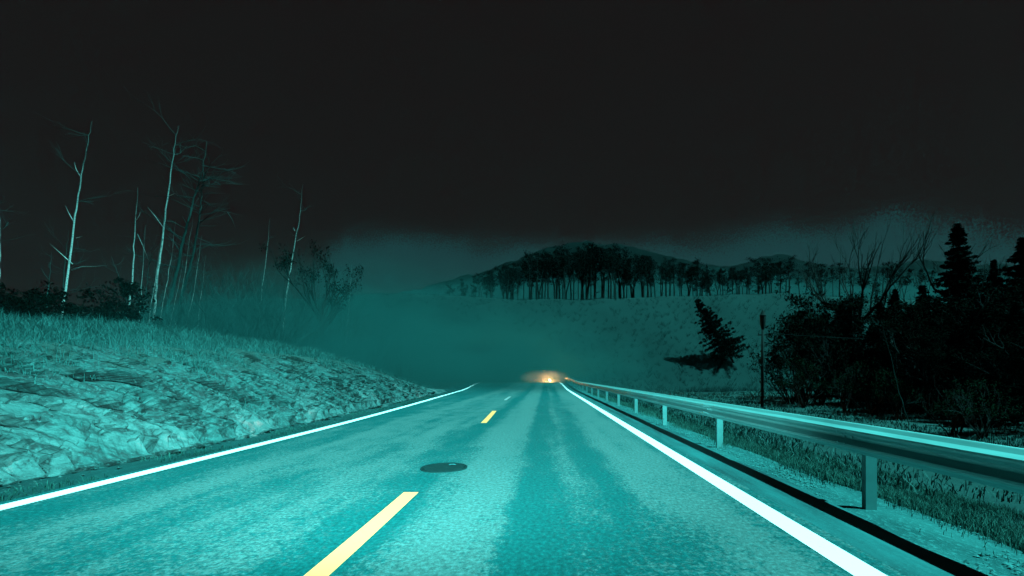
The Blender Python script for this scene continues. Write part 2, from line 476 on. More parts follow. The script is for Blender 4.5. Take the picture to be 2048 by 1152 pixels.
# ------------------------------------------------------------------ terrain
HILLPX = [(-400, 640), (0, 640), (250, 625), (430, 600), (560, 600), (650, 598), (720, 592), (800, 590), (870, 592), (940, 597), (1010, 601), (1100, 603), (1250, 598), (1330, 594), (1400, 596), (1480, 588), (1560, 586), (1640, 594), (1800, 602), (2048, 606), (2500, 610)]
HY = 160.0
hx = np.array([(p - VX) / FPX * HY for p, _ in HILLPX]); hz = np.array([CH + (VY - q) / FPX * HY for _, q in HILLPX])
def bank_top(y):
    return np.interp(y, [-5, 6, 12, 18, 24, 30, 36, 42, 48], [2.1, 2.2, 2.45, 2.6, 2.5, 2.1, 1.35, .55, .1])
def rock_base(y): return edge_left(y) - 1.75 - .35 * (fbm(np.asarray(y) * .35, 3.3, seed=5) - .5) * 2
def terrain(x, y, coarse=False):
    x = np.asarray(x, float); y = np.asarray(y, float)
    rz = road_z(y)
    z = rz - .05
    # left
    el, rb = edge_left(y), rock_base(y)
    d = rb - x
    H = bank_top(y)
    ditch = -.16 * sstep(.25, .9, el - x) * (1 - sstep(-.3, .2, d))
    prof = np.interp(d, [-.2, 0, .3, 1.2, 2.4, 4.2, 6.0, 14, 40, 80], [0, .02, .14, .50, .78, .98, 1.0, 1.12, 1.3, 1.4])
    left = rz - .05 + ditch + (d > -.2) * prof * H + (fbm(x * .5, y * .5, seed=9) - .5) * .5 * sstep(2.0, 5, d)
    z = np.where(x < 0, left, z)
    # right: shoulder, gravel verge, slope to the field
    er = edge_right(y)
    e = x - er
    rp = np.interp(e, [0, .75, 1.1, 1.6, 2.4, 4.5, 8, 20, 60, 150], [0, -.02, .0, -.06, -.36, -.95, -1.45, -1.7, -1.4, 0])
    right = rz - .05 + rp + (fbm(x * .9, y * .9, seed=4) - .5) * .22 * sstep(.9, 2.5, e) + (fbm(x * .12, y * .12, seed=8) - .5) * .8 * sstep(4, 14, e)
    z = np.where(x > er, right, z)
    # hill beyond
    hc = np.interp(x * HY / np.maximum(y, 60), hx, hz)
    up = sstep(108, HY, y) ** .85
    back = 1 - .5 * sstep(HY + 4, HY + 60, y)
    away = 1.0
    z = z * (1 - up) + np.where(y > 108, (hc * up * away * back), 0) + z * 0
    z = z + sstep(108, 124, y) * (fbm(x * .06, y * .06, seed=21) - .5) * 5 * (1 - .7 * sstep(140, 160, y)) * away
    return z
def grid(name, xs, ys, fn, mat, kind='structure', parent=None):
    Xg, Yg = np.meshgrid(xs, ys)
    Zg = fn(Xg, Yg)
    V = np.stack([Xg, Yg, Zg], -1).reshape(-1, 3)
    n = len(xs)
    i = np.arange(len(ys) - 1)[:, None] * n + np.arange(n - 1)[None]
    F = np.stack([i, i + 1, i + n + 1, i + n], -1).reshape(-1, 4)
    o = mesh(name, V, F, mat, parent, True)
    if kind: o['kind'] = kind
    return o
def nonuni(a, b, fine, coarse, lo, hi):
    left = lo - np.cumsum(np.geomspace(fine, coarse, 60)); left = left[left > a][::-1]
    right = hi + np.cumsum(np.geomspace(fine, coarse, 60)); right = right[right < b]
    return np.concatenate([[a], left, np.arange(lo, hi + 1e-6, fine), right, [b]])
XS = nonuni(-330, 330, .22, 14, -12, 8)
YS = np.concatenate([np.arange(-40, -4, 4), np.arange(-4, 46, .4), np.arange(46, 90, 1.2), np.arange(90, 182, 2.5), np.arange(182, 420, 12)])
def lowered(x, y):
    z = terrain(x, y)
    dr = rock_base(y) - x
    z = z - .75 * sstep(-.1, .25, dr) * (1 - sstep(2.3, 2.75, dr)) * (y > 3.5) * (y < 46)
    on = (x > edge_left(y) - .25) & (x < edge_right(y) + .85) & (y < 113)
    return np.where(on, np.minimum(z, road_z(y) - .05), z)
ground = grid('ground', XS, YS, lowered, M['ground'])
me = ground.data
me.materials.append(M['gravel']); me.materials.append(M['ditch']); me.materials.append(M['hill'])
cen = np.empty(len(me.polygons) * 3); me.polygons.foreach_get('center', cen); cen = cen.reshape(-1, 3)
mi = np.zeros(len(cen), int)
er = cen[:, 0] - edge_right(cen[:, 1])
mi[(er > .5) & (er < 1.9 + (fbm(cen[:, 1] * .7, 0, seed=3) - .5)) & (cen[:, 1] < 90)] = 1
dl = edge_left(cen[:, 1]) - cen[:, 0]
mi[(dl > .05) & (dl < 2.1) & (cen[:, 1] < 80)] = 2
mi[cen[:, 1] > 78] = 3
me.polygons.foreach_set('material_index', mi.tolist())

def hit(px, py, y0=4.0, y1=400.0):
    """where the ray through a point of the photo meets the terrain"""
    ys = np.geomspace(y0, y1, 1500)
    x = (px - VX) / FPX * ys; z = CH + (VY - py) / FPX * ys
    b = terrain(x, ys) > z
    k = int(np.argmax(b)) if b.any() else len(ys) - 1
    return float(ys[k])

# ------------------------------------------------------------------ rock cutting on the left
def rock_mesh():
    ys = np.arange(2.5, 47, .055); vs = np.linspace(0, 1, 64)
    Yg, Vg = np.meshgrid(ys, vs, indexing='ij')
    d = -.25 + 3.3 * Vg ** 1.05
    H = bank_top(Yg)
    Xg = rock_base(Yg) - d
    Zg = terrain(Xg, Yg)
    Zg = np.where(d < .1, np.minimum(Zg, -.14 + .4 * np.maximum(d, 0)), Zg)
    fade = sstep(-.25, .05, d) * (1 - .6 * sstep(2.2, 3.05, d)) * np.clip(H / 1.6, .15, 1)
    # strata dip to the far side: layer coordinate across them
    ang = R(33)
    s = Zg * math.cos(ang) * 1.15 + Yg * math.sin(ang)
    t = -Zg * math.sin(ang) + Yg * math.cos(ang)
    s = s + (fbm(Yg * .8, Zg * 1.2, seed=31) - .5) * .9
    def saw(q):
        fr = q - np.floor(q); return np.where(fr < .88, fr / .88, (1 - fr) / .12)
    lay = saw(s * 1.15) * .16 * (.35 + hash3(np.floor(s * 1.15).astype(np.int64), np.floor(t * .45 + np.floor(s * 1.15) * .37).astype(np.int64), 0 * Yg.astype(np.int64), 3)) \
        + saw(s * 3.3 + .3) * .26 * fbm(Yg * .9, Zg * .9, seed=2) * 2 + saw(s * 7.1) * .075 * fbm(Yg * 2, Zg * 2, seed=44) * 2
    rough = (fbm(Yg * 1.3, Zg * 1.9, seed=12) - .5) * .42 + (fbm(Yg * 4.5, Zg * 6, seed=13) - .5) * .22 + (fbm(Yg * 14, Zg * 16, seed=14, oct=3) - .5) * .08
    disp = lay + rough
    # hollows under overhanging slabs
    for (y0, z0, ly, hz_, dp, tilt) in [(9.3, 1.22, .85, .14, .55, -.16), (7.6, 1.10, .62, .13, .5, -.26), (11.6, 1.0, .5, .10, .4, -.3), (6.9, .62, .5, .10, .35, -.25), (8.6, .72, .4, .09, .3, -.35), (12.6, .62, .45, .08, .3, -.3), (21.5, 1.4, .5, .09, .3, -.2), (10.0, .55, .4, .06, .16, -.3), (6.6, 1.20, .4, .06, .2, 0), (13.6, 1.30, .3, .07, .2, -.2), (16.4, 1.35, .3, .07, .2, -.2), (19.5, 1.1, .35, .07, .2, -.25), (8.2, .40, .35, .06, .15, -.2)]:
        yy = (Yg - y0) / ly; top = z0 + tilt * (Yg - y0) - .22 * (Yg - y0) ** 2
        below = (top - Zg) / hz_
        m = np.clip(1 - yy ** 2, 0, 1) * sstep(0, .25, below) * (1 - sstep(.5, 1.6, below))
        lip = np.clip(1 - yy ** 2, 0, 1) * np.exp(-((Zg - top - .06) / .09) ** 2)
        disp = disp - m * dp + lip * .20
    Xo = Xg + disp * .92 * fade - .10
    Zo = Zg + disp * .06 * fade
    V = np.stack([Xo, Yg, Zo], -1).reshape(-1, 3)
    n = len(vs)
    i = np.arange(len(ys) - 1)[:, None] * n + np.arange(n - 1)[None]
    F = np.stack([i, i + n, i + n + 1, i + 1], -1).reshape(-1, 4)
    o = mesh('rock_cutting', V, F, M['rock'], None, False)
    o['kind'] = 'structure'
    return V
RV = rock_mesh()

# loose stones fallen at the foot of the cutting and along the gravel verge
def stones(name, pts, sizes, mat, lab, cat):
    ico = np.array([(0, 0, 1), (.9, 0, .1), (.2, .9, 0), (-.8, .4, .05), (-.6, -.7, .1), (.4, -.85, -.1), (0, 0, -1)], float)
    fc = [(0, 1, 2), (0, 2, 3), (0, 3, 4), (0, 4, 5), (0, 5, 1), (6, 2, 1), (6, 3, 2), (6, 4, 3), (6, 5, 4), (6, 1, 5)]
    V = []; F = []
    for k, (p, s) in enumerate(zip(pts, sizes)):
        a = rng.uniform(0, 6.28); ca, sa = math.cos(a), math.sin(a)
        q = ico * (1 + rng.uniform(-.25, .25, ico.shape)) * s * np.array([1, rng.uniform(.6, 1), rng.uniform(.35, .7)])
        q = np.stack([q[:, 0] * ca - q[:, 1] * sa, q[:, 0] * sa + q[:, 1] * ca, q[:, 2]], -1) + p
        V.append(q); F.extend([tuple(i + 7 * k for i in f) for f in fc])
    o = mesh(name, np.concatenate(V), F, mat)
    tag(o, lab, cat, kind='stuff'); return o
n = 5200
sy = 2.2 + 30 * rng.random(n) ** 1.5; se = .72 + np.abs(rng.normal(.35, .28, n)); sx = edge_right(sy) + se
keep = vnoise(sx * 2.2, sy * 1.3, seed=40) > .42
sx, sy = sx[keep], sy[keep]
stones('gravel', np.stack([sx, sy, terrain(sx, sy) + .004], -1), rng.uniform(.006, .024, len(sx)), M['stone'], 'pale loose gravel along the verge under the guard rail', 'gravel')
n = 900
sy = 4 + 34 * rng.random(n) ** 1.3; sx = rock_base(sy) + rng.uniform(-.15, .5, n) * rng.random(n)
stones('rubble', np.stack([sx, sy, terrain(sx, sy) + .02], -1), rng.uniform(.012, .06, n) * rng.random(n) ** 2 + .008, M['rock'], 'loose rock rubble along the foot of the rock cutting', 'rubble')

# ------------------------------------------------------------------ grass
def grass(name, x, y, z, h, w, mat, lab, lean=.35):
    n = len(x)
    a = rng.uniform(0, 6.283, n); la = rng.uniform(0, 6.283, n); ln = rng.random(n) * lean * h * 1.6
    dx, dy = np.cos(a) * w, np.sin(a) * w
    lx, ly = np.cos(la) * ln, np.sin(la) * ln
    V = np.empty((n, 5, 3))
    V[:, 0] = np.stack([x - dx, y - dy, z - .03], -1); V[:, 1] = np.stack([x + dx, y + dy, z - .03], -1)
    V[:, 2] = np.stack([x - dx * .7 + lx * .35, y - dy * .7 + ly * .35, z + h * .55], -1); V[:, 3] = np.stack([x + dx * .7 + lx * .35, y + dy * .7 + ly * .35, z + h * .55], -1)
    V[:, 4] = np.stack([x + lx, y + ly, z + h * .95], -1)
    i = np.arange(n)[:, None] * 5
    q = (i + np.array([[0, 1, 3, 2]])).tolist(); t = (i + np.array([[2, 3, 4]])).tolist()
    o = mesh(name, V.reshape(-1, 3), q + t, mat)
    tag(o, lab, 'grass', kind='stuff'); return o
n = 170000
y = 4 + 43 * rng.random(n) ** 1.25
d = 1.25 + 7.5 * rng.random(n) ** 1.1
x = rock_base(y) - d
cl = fbm(x * .8, y * .8, seed=50)
k = (rng.random(n) < sstep(1.2, 2.7, d + (cl - .5) * 2.6)) & (cl > .30)
x, y, d, cl = x[k], y[k], d[k], cl[k]
grass('grass', x, y, terrain(x, y), (.08 + .32 * rng.random(len(x)) ** 2) * (.5 + cl) , .0022 + .0012 * np.sqrt(y) , M['grass_bank'], 'dry tussocky grass topping the rock bank left of the road', .8)
# hanging grass and tufts in the rock
n = 9000
idx = rng.integers(0, len(RV), n); p = RV[idx]
k = (vnoise(p[:, 1] * 1.4, p[:, 2] * 2.4, seed=61) > .60) & (p[:, 2] > .25)
p = p[k]
grass('grass', p[:, 0] + .01, p[:, 1], p[:, 2], .05 + .16 * rng.random(len(p)), np.full(len(p), .007), M['grass_bank'], 'short tufts of grass rooted in cracks of the rock cutting', 1.2)
n = 230000
y = 2.2 + 40 * rng.random(n) ** 1.5
e = 1.05 + 5.5 * rng.random(n) ** .8
x = edge_right(y) + e
cl = fbm(x * 1.1, y * .8, seed=52)
k = rng.random(n) < sstep(1.15, 2.0, e + (cl - .5) * 1.6)
x, y, cl = x[k], y[k], cl[k]
grass('grass', x, y, terrain(x, y), (.03 + .13 * rng.random(len(x)) ** 2) * (.5 + cl), .0013 + .0009 * np.sqrt(y), M['grass_verge'], 'rough grass on the slope behind the guard rail', .6)
n = 60000
y = 6 + 74 * rng.random(n); x = edge_right(y) + 5 + 60 * rng.random(n) ** 1.4
k = vnoise(x * .5, y * .5, seed=53) > .35
x, y = x[k], y[k]
grass('grass', x, y, terrain(x, y), .10 + .30 * rng.random(len(x)) ** 2, .010 + .0006 * y, M['grass_field'], 'dark meadow grass below the road towards the black trees', .7)
n = 9000
y = 3 + 36 * rng.random(n); x = edge_left(y) - .35 - 1.3 * rng.random(n)
k = vnoise(x * 2, y * .8, seed=54) > .55
x, y = x[k], y[k]
grass('grass', x, y, terrain(x, y), .03 + .08 * rng.random(len(x)), np.full(len(x), .006), M['grass_verge'], 'thin grass in the ditch between the road and the rock', .8)

# ------------------------------------------------------------------ guard rail
rail = empty('guard_rail', (3.0, 0, 0))
tag(rail, 'long galvanised W-beam steel guard rail on short posts beside the road', 'guard rail')
PROF = [(.020, .310), (.004, .309), (-.003, .303), (-.030, .272), (-.078, .247), (-.082, .232), (-.078, .215), (-.026, .182), (-.006, .172), (-.004, .155), (-.006, .138), (-.026, .128), (-.078, .095), (-.082, .078), (-.078, .063), (-.030, .038), (-.003, .007), (.004, .001), (.020, .000)]
def rail_x(y): return 1.02 + edge_right(y)
def rail_panel(y0, y1, proud):
    ys = np.linspace(y0, y1, 5)
    V = []; F = []; n = len(PROF)
    for s_, th in ((0, 0.0), (1, .004)):
        for yv in ys:
            for (dx, dz) in PROF:
                V.append((float(rail_x(yv)) - 3.0 - .06 + dx + th - proud, yv, .480 + .9 * dz + float(road_z(yv))))
    m_ = len(ys)
    for s_ in (0, 1):
        for i in range(m_ - 1):
            for k in range(n - 1):
                a_ = s_ * n * m_ + i * n + k
                f_ = (a_, a_ + n, a_ + n + 1, a_ + 1)
                F.append(f_ if s_ else f_[::-1])
    for i in range(m_ - 1):
        for k in (0, n - 1):
            a_ = i * n + k; F.append((a_, a_ + n, a_ + n + n * m_, a_ + n * m_))
    for i in (0, m_ - 1):
        for k in range(n - 1):
            a_ = i * n + k; F.append((a_, a_ + 1, a_ + 1 + n * m_, a_ + n * m_))
    o = mesh('rail_panel', V, F, M['steel'], rail, False)
    b = MB()
    for yb in (y0 + .08, y0 + .20):
        for dz in (.155, .095, .215):
            x0 = float(rail_x(yb)) - 3.0 - .06 - proud - (.008 if dz == .155 else .076)
            b.tube([(x0 + .006, yb, .480 + .9 * dz + float(road_z(yb))), (x0 - .012, yb, .480 + .9 * dz + float(road_z(yb)))], .014, 6)
    b.build('bolt', M['steel'], o)['kind'] = 'stuff'
for k in range(24):
    y0 = .55 + 4.1 * k
    rail_panel(y0, y0 + 4.1 + .28, .0 if k % 2 else .0055)
pb = MB()
w_, d_, t_ = .105, .055, .006
pb.box((0, 0, .27), (w_, t_, .86))
pb.box((-w_ / 2 + t_ / 2, d_ / 2 + t_ / 2 - .001, .27), (t_, d_, .86)); pb.box((w_ / 2 - t_ / 2, d_ / 2 + t_ / 2 - .001, .27), (t_, d_, .86))
pb.box((-w_ / 2 + .012, d_, .27), (.02, t_, .858)); pb.box((w_ / 2 - .012, d_, .27), (.02, t_, .858))
pme = pb.data('post', M['poststeel'])
sb = MB(); sb.box((-.098, .028, .60), (.10, .07, .20)); sme = sb.data('spacer', M['poststeel'])
for k in range(-1, 22):
    yv = 4.72 + 4.1 * k
    o = link('post', pme, rail); o.location = (float(rail_x(yv)) - 3.0 + .10, yv, float(road_z(yv)))
    s_ = link('spacer', sme, o)

# ------------------------------------------------------------------ foliage and tree builders
def leaf_cloud(centres, radii, per, size, R_, flat=.7):
    """small random triangles/quads spread in clumps"""
    C = np.repeat(np.asarray(centres, float), per, 0); rr = np.repeat(np.asarray(radii, float), per)
    n = len(C)
    u = R_.normal(size=(n, 3)); u /= np.linalg.norm(u, axis=1)[:, None] + 1e-9
    p = C + u * (rr * R_.random(n) ** .45)[:, None] * np.array([1, 1, flat])
    a = R_.normal(size=(n, 3)); a /= np.linalg.norm(a, axis=1)[:, None]
    c = np.cross(a, R_.normal(size=(n, 3))); c /= np.linalg.norm(c, axis=1)[:, None] + 1e-9
    s = size * R_.uniform(.5, 1.3, n)[:, None]
    V = np.stack([p - a * s, p + c * s * .55, p + a * s, p - c * s * .5], 1).reshape(-1, 3)
    F = np.arange(n * 4).reshape(-1, 4)
    return V, F
def twigs_rec(b, p, d, L, r, depth, R_, spread=.6, up=.25, n=4, ends=None, kids=(2, 3)):
    pts = [p]; dd = d.copy()
    for i in range(3):
        dd = (dd + Vector((R_.uniform(-1, 1), R_.uniform(-1, 1), R_.uniform(-1, 1))) * .22 + Vector((0, 0, up * .15))).normalized()
        pts.append(pts[-1] + dd * (L / 3))
    b.tube(pts, [r, r * .85, r * .7, r * .5], n, cap=False)
    if ends is not None: ends.append(tuple(pts[-1]))
    if depth <= 0: return
    for k in range(R_.randint(*kids)):
        q = pts[R_.randint(1, 3)]
        nd = (dd + Vector((R_.uniform(-1, 1), R_.uniform(-1, 1), R_.uniform(-.6, 1))) * spread + Vector((0, 0, up))).normalized()
        twigs_rec(b, q, nd, L * R_.uniform(.55, .8), r * .55, depth - 1, R_, spread, up, max(3, n - 1), ends, kids)

# ---- individual birches on the bank: trunks follow the stems seen in the photograph
BANKG = 'slender bare trees on the rock bank'
def stem_tree(name, cat, label, path, wpx, mat, branches=(), twigs=8, seed=0, dist=None, group=BANKG, depth=2, spread=.7, twlen=.10):
    R_ = random.Random(seed)
    Yd = dist if dist else hit(*path[0]) + R_.uniform(.2, 1.2)
    pts = [P(px, py, Yd + i * R_.uniform(-.12, .12)) for i, (px, py) in enumerate(path)]
    base = pts[0].copy(); base.z = min(base.z, float(terrain(base.x, base.y)))
    root = empty(name, base); tag(root, label, cat, group)
    pts = [Vector((base.x, base.y, base.z - .15))] + pts
    # refine with small kinks
    fine = []
    for i in range(len(pts) - 1):
        for t in np.linspace(0, 1, 7)[:-1]:
            q = pts[i].lerp(pts[i + 1], float(t)); j = .012 * (Yd / 12) if i else 0
            fine.append(q + Vector((R_.uniform(-j, j), R_.uniform(-j, j), 0)))
    fine.append(pts[-1])
    r0 = wpx * .74 * Yd / FPX / 2
    n = len(fine)
    b = MB(); b.tube([q - base for q in fine], [r0 * (1 - .95 * (i / (n - 1)) ** .75) for i in range(n)], 8)
    b.build('trunk', mat, root, True)
    for (poly, w) in branches:
        q = [P(px, py, Yd + R_.uniform(-.05, .05) + .12 * k) - base for k, (px, py) in enumerate(poly)]
        rr = w * .62 * Yd / FPX / 2
        bb = MB(); bb.tube(q, [rr * (1 - .93 * i / (len(q) - 1)) for i in range(len(q))], 5); bb.build('branch', mat, root, True)
    if twigs:
        tb = MB(); Ht = (pts[-1] - pts[0]).length
        for k in range(twigs):
            i = R_.randint(int(n * .25), n - 2); an = R_.uniform(0, 6.28)
            twigs_rec(tb, fine[i] - base, Vector((math.cos(an), math.sin(an), R_.uniform(-.1, .8))).normalized(), Ht * twlen * R_.uniform(.6, 1.4), r0 * .14, depth, R_, spread, .1, 4)
        tb.build('twigs', M['twig'], root)['kind'] = 'stuff'
    return root
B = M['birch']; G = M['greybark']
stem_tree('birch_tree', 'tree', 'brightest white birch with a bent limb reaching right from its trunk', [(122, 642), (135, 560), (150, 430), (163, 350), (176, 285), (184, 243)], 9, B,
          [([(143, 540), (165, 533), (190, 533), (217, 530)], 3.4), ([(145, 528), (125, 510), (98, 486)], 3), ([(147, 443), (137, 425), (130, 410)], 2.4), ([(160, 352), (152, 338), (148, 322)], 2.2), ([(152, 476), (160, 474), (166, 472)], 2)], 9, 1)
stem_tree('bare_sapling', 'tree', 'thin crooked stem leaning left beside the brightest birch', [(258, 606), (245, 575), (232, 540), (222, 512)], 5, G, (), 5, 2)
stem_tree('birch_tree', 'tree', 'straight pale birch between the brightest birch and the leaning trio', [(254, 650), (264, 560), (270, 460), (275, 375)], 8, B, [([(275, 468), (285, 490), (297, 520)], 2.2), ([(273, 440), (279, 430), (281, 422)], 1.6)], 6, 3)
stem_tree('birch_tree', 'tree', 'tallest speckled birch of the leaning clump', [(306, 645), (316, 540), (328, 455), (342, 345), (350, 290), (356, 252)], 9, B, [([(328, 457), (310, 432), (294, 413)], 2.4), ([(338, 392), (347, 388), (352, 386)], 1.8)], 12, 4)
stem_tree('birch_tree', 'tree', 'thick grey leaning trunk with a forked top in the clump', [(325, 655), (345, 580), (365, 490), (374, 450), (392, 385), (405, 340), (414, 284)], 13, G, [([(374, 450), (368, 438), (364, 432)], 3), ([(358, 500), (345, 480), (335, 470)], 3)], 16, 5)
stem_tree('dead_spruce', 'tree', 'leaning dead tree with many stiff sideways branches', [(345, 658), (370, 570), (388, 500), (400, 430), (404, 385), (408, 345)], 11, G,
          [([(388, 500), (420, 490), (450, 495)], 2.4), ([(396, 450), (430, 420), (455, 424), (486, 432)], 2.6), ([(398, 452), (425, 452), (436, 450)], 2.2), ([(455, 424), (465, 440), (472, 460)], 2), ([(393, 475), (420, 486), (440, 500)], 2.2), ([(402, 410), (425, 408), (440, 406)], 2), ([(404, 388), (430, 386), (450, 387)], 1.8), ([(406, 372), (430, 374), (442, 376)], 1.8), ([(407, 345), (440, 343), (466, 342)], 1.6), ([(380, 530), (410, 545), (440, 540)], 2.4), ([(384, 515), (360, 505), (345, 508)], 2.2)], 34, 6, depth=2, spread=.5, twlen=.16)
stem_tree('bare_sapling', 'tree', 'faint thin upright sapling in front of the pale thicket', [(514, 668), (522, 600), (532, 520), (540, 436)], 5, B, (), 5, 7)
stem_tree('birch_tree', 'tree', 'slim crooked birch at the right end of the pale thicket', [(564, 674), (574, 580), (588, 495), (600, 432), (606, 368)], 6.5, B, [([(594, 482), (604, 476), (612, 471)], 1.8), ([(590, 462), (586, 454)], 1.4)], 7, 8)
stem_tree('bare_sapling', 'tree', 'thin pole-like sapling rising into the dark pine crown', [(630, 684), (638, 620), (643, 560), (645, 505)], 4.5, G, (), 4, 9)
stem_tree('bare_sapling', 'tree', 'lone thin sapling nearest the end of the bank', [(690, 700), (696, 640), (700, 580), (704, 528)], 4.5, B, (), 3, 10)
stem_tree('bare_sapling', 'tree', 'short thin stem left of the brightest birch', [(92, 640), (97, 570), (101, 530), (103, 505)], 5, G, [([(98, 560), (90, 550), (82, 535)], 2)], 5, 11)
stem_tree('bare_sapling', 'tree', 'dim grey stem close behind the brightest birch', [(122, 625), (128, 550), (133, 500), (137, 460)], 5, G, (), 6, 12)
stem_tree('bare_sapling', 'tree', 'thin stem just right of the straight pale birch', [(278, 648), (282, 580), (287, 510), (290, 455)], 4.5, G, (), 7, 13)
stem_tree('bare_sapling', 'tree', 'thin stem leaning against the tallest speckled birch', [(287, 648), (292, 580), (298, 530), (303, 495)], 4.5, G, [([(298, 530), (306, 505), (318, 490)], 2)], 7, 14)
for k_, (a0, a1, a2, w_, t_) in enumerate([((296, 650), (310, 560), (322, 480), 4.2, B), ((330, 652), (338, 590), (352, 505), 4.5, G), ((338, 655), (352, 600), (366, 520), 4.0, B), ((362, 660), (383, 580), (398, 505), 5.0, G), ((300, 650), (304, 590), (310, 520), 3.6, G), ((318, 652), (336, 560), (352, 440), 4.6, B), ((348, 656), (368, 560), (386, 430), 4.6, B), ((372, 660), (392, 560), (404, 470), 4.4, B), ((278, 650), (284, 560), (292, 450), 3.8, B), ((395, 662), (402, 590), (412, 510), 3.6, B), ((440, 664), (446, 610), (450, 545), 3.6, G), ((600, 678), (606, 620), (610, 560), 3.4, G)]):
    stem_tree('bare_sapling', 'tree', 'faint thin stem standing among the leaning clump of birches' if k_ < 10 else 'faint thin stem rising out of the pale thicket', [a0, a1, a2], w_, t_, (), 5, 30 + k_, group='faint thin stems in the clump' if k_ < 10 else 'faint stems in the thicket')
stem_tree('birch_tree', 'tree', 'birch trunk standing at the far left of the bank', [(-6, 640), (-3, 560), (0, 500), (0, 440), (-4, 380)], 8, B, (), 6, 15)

# ---- generic kinds, built once and copied
def bare_brush_data(seed, H, nst, mat, spread=.75):
    R_ = random.Random(seed); b = MB()
    tb = MB()
    for k in range(nst):
        an = R_.uniform(0, 6.28); rr = R_.uniform(0, .10) * H
        p = Vector((math.cos(an) * rr, math.sin(an) * rr, -.1)); lean = R_.uniform(.05, .45)
        d = Vector((math.cos(an) * lean, math.sin(an) * lean, 1)).normalized()
        b.tube([p, p + d * H * .18, p + d * H * .36], [H * .010, H * .008, H * .006], 5)
        for j in range(4):
            twigs_rec(tb, p + d * H * R_.uniform(.1, .36), (d + Vector((R_.uniform(-1, 1), R_.uniform(-1, 1), R_.uniform(-.2, .6))) * .7).normalized(), H * .27, H * .0036, 5, R_, spread, .10, 3, None, (2, 3))
    return b.data('stem', M['twig']), tb.data('crown', mat)
BR = [bare_brush_data(100 + i, 6.0, 5, M['palebrush']) for i in range(3)]
def copy_kind(name, cat, label, group, parts, loc, scale, rz, tilt=(0, 0)):
    o = empty(name, loc, rz); o.rotation_euler = (tilt[0], tilt[1], rz); o.scale = (scale if hasattr(scale, '__len__') else (scale,) * 3)
    tag(o, label, cat, group)
    for nm, me_ in parts: link(nm, me_, o)
    return o
Rb = random.Random(5)
for i, (px, top, Yd) in enumerate([(255, 575, 40), (300, 560, 44), (340, 535, 47), (385, 520, 42), (420, 498, 50), (455, 490, 46), (490, 486, 54), (525, 490, 48), (560, 492, 55), (590, 505, 50), (470, 540, 40), (540, 545, 42), (620, 560, 56), (665, 565, 60), (715, 575, 64), (760, 600, 66), (400, 560, 38), (805, 625, 70)]):
    x_ = (px - VX) / FPX * Yd; zb = float(terrain(x_, Yd)); H_ = CH + (VY - top) / FPX * Yd - zb
    st, cr = BR[i % 3]
    copy_kind('thicket_tree', 'tree', 'bare many-stemmed twiggy tree in the pale thicket behind the birches', 'pale bare thicket behind the bank', [('stem', st), ('crown', cr)], (x_, Yd, zb - .1), (H_ / 6.0 * 1.05, H_ / 6.0, H_ / 6.0), Rb.uniform(0, 6.28))

# dark low bushes behind the bank at far left
def bush_data(seed, H, W_, n, per, size, mat, twn=6):
    R_ = random.Random(seed); Rn = np.random.default_rng(seed); b = MB(); ends = []
    for k in range(twn):
        an = R_.uniform(0, 6.28)
        twigs_rec(b, Vector((R_.uniform(-.1, .1) * W_, R_.uniform(-.1, .1) * W_, -.1)), Vector((math.cos(an) * .55, math.sin(an) * .55, 1)).normalized(), H * .5, H * .016, 3, R_, .8, .15, 4, ends)
    ends = [ends[R_.randrange(len(ends))] for _ in range(n)]
    V, F = leaf_cloud(ends, Rn.uniform(.06, .17, n) * H, per, size, Rn)
    me_ = bpy.data.meshes.new('foliage'); me_.from_pydata(V.tolist(), [], F.tolist()); me_.materials.append(mat)
    return b.data('stem', M['darkbark']), me_
BU = [bush_data(200 + i, 3.0, 3.0, 110, 26, .075, M['darkleaf']) for i in range(3)]
for i, (px, top, Yd) in enumerate([(-30, 560, 24), (25, 575, 26), (70, 585, 24), (110, 590, 27), (160, 592, 25), (200, 580, 29), (235, 590, 30)]):
    x_ = (px - VX) / FPX * Yd; zb = float(terrain(x_, Yd)); H_ = CH + (VY - top) / FPX * Yd - zb
    st, cr = BU[i % 3]
    copy_kind('dark_bush', 'bush', 'low dark bush behind the grassy top of the bank', 'dark bushes behind the bank', [('stem', st), ('foliage', cr)], (x_, Yd, zb), max(H_, 1.0) / 3.0 * Rb.uniform(.6, 1.15), Rb.uniform(0, 6.28))

